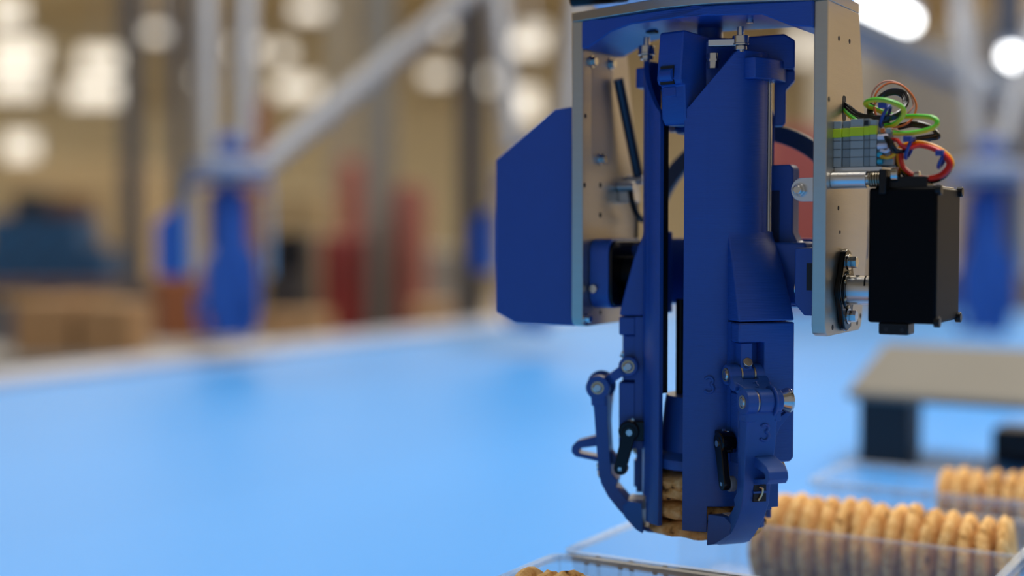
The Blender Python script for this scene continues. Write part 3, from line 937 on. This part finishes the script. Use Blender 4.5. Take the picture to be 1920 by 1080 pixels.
def tray(loc, L, W, H, label, dividers=()):
    """loc: centre of the tray foot"""
    t = empty('cookie_tray', loc, -YAW)
    tag(t, label, 'tray', 'clear plastic cookie trays')
    b_ = MB(1)
    th = 0.0012
    a, c = L / 2, W / 2
    s = 0.008
    MB(1).box(-a + s, a - s, -c + s, c - s, 0, th).build('tray_floor', clear, t)
    def wall(p0, p1, q0, q1):
        p0, p1, q0, q1 = map(Vector, (p0, p1, q0, q1))
        n_ = (p1 - p0).cross(q0 - p0).normalized() * th
        vs = [p0, p1, q1, q0, p0 + n_, p1 + n_, q1 + n_, q0 + n_]
        return MB(1).add(vs, [(0, 3, 2, 1), (4, 5, 6, 7), (0, 1, 5, 4), (1, 2, 6, 5), (2, 3, 7, 6), (3, 0, 4, 7)])
    for y_ in (-1, 1):
        wall((-a + s, y_ * (c - s), 0), (a - s, y_ * (c - s), 0), (-a, y_ * c, H), (a, y_ * c, H)).build('tray_side', clear, t)
        for k in range(int(L / 0.024)):
            xx = -a + 0.02 + k * 0.024
            MB(1).tube([(xx, y_ * (c - s + 0.0005), 0.002), (xx, y_ * (c + 0.0005), H)], 0.0016, 6).build('rib', clear, t)
    for x_ in (-1, 1):
        wall((x_ * (a - s), -c + s, 0), (x_ * (a - s), c - s, 0), (x_ * a, -c, H), (x_ * a, c, H)).build('tray_end', clear, t)
    for dy in dividers:
        MB(1).prism([(-0.004, 0), (0.004, 0), (0.0012, H - 0.004), (-0.0012, H - 0.004)], -a + s, a - s, 'yz').build('divider', clear, t, (0, dy, 0))
        MB(1).box(-a + 0.002, a - 0.002, dy - 0.0016, dy + 0.0016, H - 0.005, H - 0.003).build('divider_edge', clear_rim, t)
    o1 = rrect(-a - 0.005, a + 0.005, -c - 0.005, c + 0.005, 0.011)
    i1 = rrect(-a, a, -c, c, 0.006)
    MB(1).ring(o1, i1, H - 0.001, H + 0.0015, 'xy').build('rim', clear_rim, t)
    o2 = rrect(-a - 0.006, a + 0.006, -c - 0.006, c + 0.006, 0.012)
    i2 = rrect(-a - 0.005, a + 0.005, -c - 0.005, c + 0.005, 0.011)
    MB(1).ring(o2, i2, H - 0.004, H + 0.0015, 'xy').build('rim_lip', clear_rim, t)
    return t
ZR = HC - 0.212          # rim level
HT = ZR - ZB
def gxy(p):
    d = p - GO
    return d.dot(GX), d.dot(GY)
WT = 0.090
def row_at(y, cx0, cx1, clabel, cgroup, zc):
    o0 = GO + GY * y
    o0.z = ZB
    cookie_row(o0, cx0, cx1, 0.0124, 0, zc, clabel, cgroup)
def tray_at(x0, x1, y0, y1, label, dividers=()):
    c = GO + GX * ((x0 + x1) / 2) + GY * ((y0 + y1) / 2)
    c.z = ZB + 0.0005
    tray(c, x1 - x0, y1 - y0, HT, label, [d - (y0 + y1) / 2 for d in dividers])
dr = gxy(onz(1898, 1032, ZR))                      # right end of the divider of the tray under the claws
fl_ = gxy(onz(1048, 1046, ZR))                     # far left rim corner of the front tray
# tray being filled: back channel full, front channel below the claws still empty
tray_at(fl_[0], dr[0] + 0.006, fl_[1] + 0.016, dr[1] + WT, 'clear plastic tray right below the gripper claws, back channel filled with cookies', [dr[1]])
row_at(dr[1] + WT / 2, dr[0] - 0.186, dr[0] - 0.004, 'in the long row beside the right claw', 'cookies in the tray below the claws', 0.0375)
tray_at(fl_[0], fl_[0] + 0.34, fl_[1] - 0.15, fl_[1], 'clear plastic tray cut off by the bottom edge of the picture')
row_at(fl_[1] - 0.078, fl_[0] + 0.022, fl_[0] + 0.30, 'in the tray at the bottom edge of the picture', 'cookies in the front tray', 0.0375)
bl_ = gxy(onz(1600, 868, ZR))                      # far left rim corner of the far tray
tray_at(bl_[0], bl_[0] + 0.36, bl_[1] - 0.11, bl_[1], 'clear plastic tray farthest back, beside the dark leg of the grey bridge')
row_at(bl_[1] - 0.055, bl_[0] + 0.098, bl_[0] + 0.34, 'in the blurred far tray before the grey bridge', 'cookies in the far tray', 0.0385)

# ------------------------------------------------------------------ grey bridge on the belt
gb_m = mat('grey_bridge_sheet', srgb(118, 115, 108), 0.5, noise=0.08, nscale=8)
dk_m = mat('dark_bridge_leg', srgb(34, 36, 42), 0.5)
bo = onz(1608, 872, ZB)
gb = empty('grey_bridge', bo + Vector((0, 0, 0.0005)), -YAW)
tag(gb, 'low grey bridge with a dark leg standing on the belt at right', 'bridge')
hz = 0.074
def slope(x0, x1, y0, y1, z0, th, rise):
    vs = [(x, y, z0 + rise * (y - y0) / (y1 - y0) + k) for k in (0, th) for y in (y0, y1) for x in (x0, x1)]
    return MB(1).add(vs, [(0, 2, 3, 1), (4, 5, 7, 6), (0, 1, 5, 4), (2, 6, 7, 3), (0, 4, 6, 2), (1, 3, 7, 5)])
slope(-0.012, 0.75, -0.012, 0.145, hz, 0.012, 0.045).build('top', gb_m, gb, bev=0.006)
MB(1).box(0.0, 0.058, 0.0, 0.05, 0, hz + 0.004).build('leg', dk_m, gb, bev=0.004)
MB(1).box(0.0, 0.040, 0.10, 0.13, 0, hz + 0.036).build('leg', dk_m, gb, bev=0.004)
MB(1).box(0.66, 0.72, 0.0, 0.05, 0, hz + 0.004).build('leg', dk_m, gb, bev=0.004)

dkb = MB(1).box(-0.04, 0.04, -0.03, 0.03, 0, 0.042).build('sensor_box', dk_m, bev=0.006)
p = onz(1935, 868, ZB)
dkb.location = p
dkb.rotation_euler = (0, 0, -YAW)
tag(dkb, 'small black sensor box at the right picture edge beside the far tray', 'sensor')

# ------------------------------------------------------------------ far grippers
arm_m = mat('grey_robot_arm', srgb(150, 152, 158), 0.4, 0.2)
def far_gripper(px, d, label, arms, yaw=YAW):
    gx = Vector((math.cos(yaw), -math.sin(yaw), 0))
    gy = Vector((math.sin(yaw), math.cos(yaw), 0))
    ax = at(px, 430, d)
    o0 = ax - gx * (TC[0] * MM) - gy * (TC[1] * MM)
    o0.z = HC - 0.032
    t = empty('robot_gripper', o0, -yaw)
    tag(t, label, 'gripper', 'blurred grippers over the belt')
    for a, c in ((0, 8), (-158, -150)):
        MB().prism(plate_poly(), a, c, 'yz').build('side_plate', alup, t)
    MB().prism(cv, 5, 70).build('side_cover', blue2, t)
    MB().prism(tp, 131, 137, 'xy').build('top_plate', alup, t)
    MB().prism(arch, -5, 50).build('arch_bracket', blue, t)
    tl_ = TLOC
    MB().lathe([(30, -183), (41, -183), (41, 73), (41, 107), (30, 107)], 32).build('tube_shell', blue, t, tl_)
    for al in (180, 300):
        b_ = MB().prism([(33, -3), (40.8, -4), (55.3, -54), (55.3, -139), (33, -139)], -7, 30)
        b_.build('claw_housing', blue, t, tl_, trot(al))
        MB().prism([(72, -98), (70, -140), (62, -170), (43, -189), (39, -172), (57, -160), (62, -98)], -10, 10).build('claw', blue2, t, tl_, trot(al))
    MB().lathe([(22, 63), (22, 130)], 16).build('hub', blue, t, tl_)
    MB().box(30, 68.5, 9, 64, -53, 23).build('drive_box', blackm, t)
    MB().lathe([(55, 140), (80, 148), (80, 165), (30, 175)], 24, (-75, 30, 0)).build('wrist_platform', rail_m, t)
    MB().lathe([(10, 175), (26, 185), (28, 205), (16, 222)], 20, (-75, 30, 0)).build('wrist_cap', blue2, t)
    inv = Matrix.Rotation(yaw, 4, 'Z') @ Matrix.Translation(-o0)
    for (p0, p1, r) in arms:
        a = inv @ at(*p0)
        b2_ = inv @ at(*p1)
        MB(1).tube([a, b2_], r, 12).build('arm_tube', arm_m, t)
    return t
far_gripper(428, 2.75, 'blurred blue gripper hanging from a slanting grey arm at left', [((490, 312, 2.78), (900, -30, 3.3), 0.022), ((388, 300, 2.8), (386, -40, 2.9), 0.022), ((456, 280, 2.85), (462, -40, 2.95), 0.022)], math.radians(-10))
far_gripper(1000, 2.95, 'blurred blue gripper half hidden behind the blue side cover', [((960, 280, 3.0), (930, -40, 3.1), 0.022), ((1060, 280, 3.0), (1090, -40, 3.1), 0.022)])
far_gripper(1850, 2.85, 'blurred blue gripper at the right edge behind the black drive box', [((1830, 270, 2.9), (1800, -40, 3.0), 0.020), ((1880, 270, 2.9), (1960, 0, 3.0), 0.020)])

# ------------------------------------------------------------------ overhead beam with lamp tubes
lampw = mat('lamp_white', (1, 1, 1, 1), 0.5, emit=(1, 1, 0.98, 1), estr=9.0)
beam_m = mat('grey_blue_beam', srgb(104, 118, 136), 0.5, 0.2)
def overhead(px, py, z):
    return onz(px, py, z)
zb = HC + 0.42
b0, b1 = overhead(1560, 35, zb), overhead(1990, 222, zb)
o = MB(1).box(-0.03, 0.03, 0, (b1 - b0).length + 1.2, -0.03, 0.03).build('overhead_beam', beam_m, bev=0.004)
o.location = b0
d_ = b1 - b0
o.rotation_euler = (0, 0, -math.atan2(d_.x, d_.y))
tag(o, 'grey-blue overhead beam slanting down to the right above the drive box', 'beam')
def lamp_tube(pa, pb, z, label):
    a, c = overhead(*pa, z), overhead(*pb, z)
    t = empty('lamp_tube', a, -math.atan2((c - a).x, (c - a).y))
    L = (c - a).length
    MB(1).cyl((0, 0, 0), (0, L, 0), 0.020, n=20).build('diffuser', lampw, t)
    MB(1).box(-0.024, 0.024, -0.02, L + 0.02, 0.016, 0.034).build('lamp_housing', rail_m, t)
    tag(t, label, 'lamp', 'white lamp tubes above the beam')
lamp_tube((1590, -12), (1705, 40), zb + 0.06, 'bright white lamp tube beside the top of the right plate')
lamp_tube((1893, 104), (1930, 122), zb + 0.06, 'bright white lamp tube at the right picture edge')

# ------------------------------------------------------------------ ceiling lamps in the hall
lampc = mat('hall_lamp_glow', (0.25, 0.24, 0.22, 1), 0.5, emit=(1, 0.91, 0.76, 1), estr=1.5)
lamps = [(14, 22, 24, 56, 40, 'in the top left picture corner'), (32, 100, 25, 100, 44, 'at the left picture edge, upper of the two wide ones'),
         (28, 158, 28, 92, 40, 'at the left picture edge, lower of the two wide ones'), (190, 112, 24, 80, 34, 'left of the dark grey column, upper of two'),
         (180, 172, 28, 100, 40, 'left of the dark grey column, lower of two'), (290, 62, 20, 28, 16, 'just right of the dark grey column'),
         (578, 18, 20, 50, 20, 'above the slanting arm at the top picture edge'), (462, 90, 21, 50, 20, 'high over the far gripper, the wide one'),
         (530, 100, 26, 30, 26, 'between the far gripper and the slanting arm'), (638, 112, 20, 22, 16, 'touching the slanting arm from the left'),
         (385, 145, 24, 34, 16, 'left of the upright arm tube of the far gripper'), (556, 165, 27, 80, 30, 'low beside the slanting arm'),
         (832, 55, 20, 18, 16, 'right of the slanting arm, upper of two'), (818, 140, 24, 44, 20, 'right of the slanting arm, lower of two'),
         (988, 84, 20, 60, 20, 'above the blue side cover, the wide one'), (1000, 60, 27, 50, 20, 'above the blue side cover, dim upper one'),
         (985, 195, 24, 46, 50, 'just above the sloping edge of the blue side cover'), (905, 150, 28, 36, 26, 'left above the blue side cover, dim one'),
         (1505, 84, 22, 24, 50, 'between the tube and the right plate'), (38, 275, 27, 56, 40, 'low at the left picture edge')]
for i, (px, py, d, wpx, hpx, where) in enumerate(lamps):
    c = at(px, py, d)
    wx, hx = wpx / FPX * d, hpx / FPX * d
    t = empty('hall_lamp', c)
    MB(1).box(-wx / 2, wx / 2, -0.04, 0.04, -hx / 2, hx / 2).build('diffuser', lampc, t, bev=0.02)
    MB(1).box(-wx / 2 - 0.03, wx / 2 + 0.03, 0.04, 0.16, -hx / 2 - 0.03, hx / 2 + 0.03).build('lamp_housing', rail_m, t)
    MB(1).tube([(0, 0.1, hx / 2), (0, 0.1, 5.6 - c.z)], 0.015, 6).build('hanger', rail_m, t)
    tag(t, 'warm blurred hall lamp ' + where, 'lamp', 'hall lamps far behind')

# ------------------------------------------------------------------ columns, racks, boxes in the background
col_m = mat('dark_grey_column', srgb(92, 92, 98), 0.5)
colb_m = mat('blue_grey_column', srgb(74, 84, 104), 0.5)
coll_m = mat('light_grey_column', srgb(150, 146, 138), 0.5)
def column(px, wpx, d, m, label, top=5.6):
    c = at(px, 430, d)
    wv = wpx / FPX * d
    o_ = MB(1).prism([(-wv / 2, -wv / 2), (wv / 2, -wv / 2), (wv / 2, -wv * .3), (wv * .15, -wv * .3), (wv * .15, wv * .3), (wv / 2, wv * .3), (wv / 2, wv / 2), (-wv / 2, wv / 2), (-wv / 2, wv * .3), (-wv * .15, wv * .3), (-wv * .15, -wv * .3), (-wv / 2, -wv * .3)], 0, top, 'xy').build('column', m)
    o_.location = (c.x, c.y, 0)
    return tag(o_, label, 'column', 'columns in the hall')
column(250, 34, 5.2, col_m, 'dark grey column left of the far slanting arm')
column(338, 26, 6.5, colb_m, 'thin blue-grey column just left of the far gripper')
column(712, 56, 5.5, coll_m, 'wide light grey column right of the slanting arm')
column(884, 46, 4.8, mat('charcoal_column', srgb(48, 48, 54), 0.6), 'charcoal column left of the blue side cover')
column(640, 36, 9.0, coll_m, 'thin pale column behind the slanting arm')
column(1885, 44, 5.0, colb_m, 'blue-grey column at the right picture edge')
column(1680, 30, 6.0, coll_m, 'pale grey column behind the wire loops')
column(8, 22, 3.6, colb_m, 'blue-grey post at the left picture edge', 0.98)

def block(name, px0, px1, py0, py1, d, m, label, cat, depth=0.3, group=None, stand=None, bev=0.01):
    a, c = at(px0, py1, d), at(px1, py0, d)
    b_ = MB(1).box(a.x, c.x, a.y, a.y + depth, a.z, c.z)
    o_ = b_.build(name, m, bev=bev)
    return tag(o_, label, cat, group)
card = mat('cardboard', srgb(168, 132, 94), 0.85, noise=0.12, nscale=5)
card2 = mat('dark_cardboard', srgb(110, 78, 54), 0.85, noise=0.12, nscale=5)
red_m = mat('red_enamel', srgb(130, 44, 42), 0.45)
pink_m = mat('faded_red_panel', srgb(160, 92, 82), 0.6)
teal_m = mat('blue_crate_plastic', srgb(38, 92, 146), 0.5, noise=0.1, nscale=3)
beige_m = mat('beige_machine', srgb(170, 150, 116), 0.6, noise=0.1, nscale=2)
dark_m = mat('dark_machine', srgb(46, 44, 48), 0.6)
gm = mat('grey_machine', srgb(150, 146, 142), 0.6, noise=0.12, nscale=2)

def table(px0, px1, py, d, depth, m, label):
    a, c = at(px0, py, d), at(px1, py, d)
    t = empty('packing_table', ((a.x + c.x) / 2, a.y + depth / 2, 0))
    hw = (c.x - a.x) / 2
    MB(1).box(-hw, hw, -depth / 2, depth / 2, a.z - 0.05, a.z).build('table_top', m, t, bev=0.005)
    for x_ in (-1, 1):
        for y_ in (-1, 1):
            MB(1).box(x_ * (hw - 0.06) - 0.03, x_ * (hw - 0.06) + 0.03, y_ * (depth / 2 - 0.06) - 0.03, y_ * (depth / 2 - 0.06) + 0.03, 0, a.z - 0.05).build('leg', col_m, t)
    return tag(t, label, 'table'), a.z
ztab = table(-60, 300, 532, 6.2, 1.0, card2, 'brown packing table carrying the blue crates at far left')[1]
cr = 0
for row in range(2):
    for k in range(4):
        x0 = -40 + k * 62 + row * 12
        y1 = 531 - row * 66
        if row == 1 and k == 3:
            continue
        o_ = empty('crate', at(x0 + 28, y1, 6.35))
        o_.location.z = ztab + 0.001 + row * (62 / FPX * 6.35 + 0.001)
        wv = 56 / FPX * 6.35
        hv = 62 / FPX * 6.35
        MB(1).ring(rrect(-wv / 2, wv / 2, 0, 0.3, .01), rrect(-wv / 2 + .012, wv / 2 - .012, .012, .288, .006), 0, hv, 'xy').build('crate_wall', teal_m, o_)
        MB(1).box(-wv / 2 + .01, wv / 2 - .01, .01, .29, 0, .01).build('crate_floor', teal_m, o_)
        MB(1).box(-wv / 5, wv / 5, -.004, .004, hv * .62, hv * .8).build('hand_hole', dark_m, o_)
        lab = ['leftmost', 'second', 'third', 'rightmost'][k]
        tag(o_, '%s blue plastic crate in the %s row on the far left table' % (lab, ['lower', 'upper'][row]), 'crate', 'blue crates on the packing table')
for (x0, x1, y0, y1, m_, lb_) in ((20, 80, 360, 406, dark_m, 'dark box on top of the blue crates, the left one'), (92, 150, 368, 406, card2, 'brown box on top of the blue crates, the right one')):
    block('carton', x0, x1, y0, y1, 6.4, m_, lb_, 'box', 0.25)
# cartons along the far edge of the belt
table(-120, 300, 668, 3.3, 0.45, gm, 'low grey side table beyond the belt at far left')
def carton(px0, px1, py0, py1, d, m_, label):
    a, c = at(px0, py1, d), at(px1, py0, d)
    t = empty('carton', ((a.x + c.x) / 2, a.y + 0.02, a.z), random.uniform(-.03, .03))
    hw, hh = (c.x - a.x) / 2, c.z - a.z
    MB(1).box(-hw, hw, 0, 0.22, 0, hh - .004).build('carton_body', m_, t, bev=.004)
    MB(1).box(-hw, hw, 0, 0.108, hh - .004, hh).build('flap', m_, t)
    MB(1).box(-hw, hw, 0.112, 0.22, hh - .004, hh).build('flap', m_, t)
    return tag(t, label, 'box', 'cartons beyond the belt')
carton(20, 128, 566, 668, 3.3, card, 'large brown carton beyond the belt at far left')
carton(142, 240, 572, 668, 3.3, card, 'brown carton beyond the belt beside the dark grey column')
table(270, 880, 640, 3.9, 0.3, gm, 'long grey side table beyond the belt behind the far gripper')
carton(290, 372, 518, 640, 3.9, mat('rust_carton', srgb(150, 92, 60), .8), 'rust brown carton under the far blue cover')
carton(490, 600, 592, 640, 3.9, card, 'flat brown carton right of the far gripper tube')
carton(770, 842, 572, 640, 3.9, card, 'small brown carton left of the blue side cover')
block('machine', 496, 570, 440, 590, 4.3, dark_m, 'dark machine block right of the far gripper tube', 'machine', 0.3)
# machines behind the belt
def machine(px0, px1, py0, d, m_, label, depth=0.6):
    a, c = at(px0, 430, d), at(px1, py0, d)
    t = empty('machine', ((a.x + c.x) / 2, a.y + depth / 2, 0))
    hw = (c.x - a.x) / 2
    MB(1).box(-hw, hw, -depth / 2, depth / 2, 0.08, c.z).build('cabinet_body', m_, t, bev=.02)
    MB(1).box(-hw * .8, hw * .8, -depth / 2 - .015, -depth / 2, 0.3, c.z - .1).build('cabinet_door', m_, t, bev=.005)
    MB(1).box(hw * .55, hw * .62, -depth / 2 - .04, -depth / 2 - .015, 0.95, 1.1).build('handle', dark_m, t)
    MB(1).box(-hw * .9, hw * .9, -depth / 2 + .03, depth / 2 - .03, 0, .08).build('plinth', dark_m, t)
    return tag(t, label, 'machine')
machine(600, 668, 440, 5.0, red_m, 'dark red machine left of the wide light grey column')
machine(742, 786, 345, 5.2, pink_m, 'tall faded red cabinet right of the wide light grey column')
machine(480, 600, 360, 7.5, beige_m, 'beige machine right of the far gripper')
machine(640, 700, 300, 8.5, pink_m, 'pale red cabinet behind the wide light grey column')
machine(790, 860, 470, 7.0, gm, 'grey machine left of the charcoal column')
machine(0, 240, 300, 9.5, beige_m, 'wide beige machine behind the blue crates', 1.0)
machine(1440, 1560, 240, 5.5, mat('muted_red_panel', srgb(160, 78, 74), .6), 'red cabinet seen between tube and right plate')
machine(1640, 1800, 90, 6.5, mat('slate_machine', srgb(150, 148, 146), .6, noise=.15, nscale=2), 'grey machine behind the black drive box')
machine(1800, 2010, 40, 7.5, mat('dusky_machine', srgb(136, 134, 136), .6, noise=.15, nscale=2), 'tall grey machine at the right picture edge')
machine(1812, 1856, 425, 5.6, dark_m, 'black cabinet behind the blurred gripper at the right edge')
machine(1560, 1660, 60, 8.5, mat('white_machine', srgb(200, 200, 196), .6), 'tall whitish machine behind the right plate')
column(484, 30, 8.5, mat('rust_red', srgb(140, 70, 56), .6), 'short rust red post behind the far gripper', at(484, 190, 8.5).z)
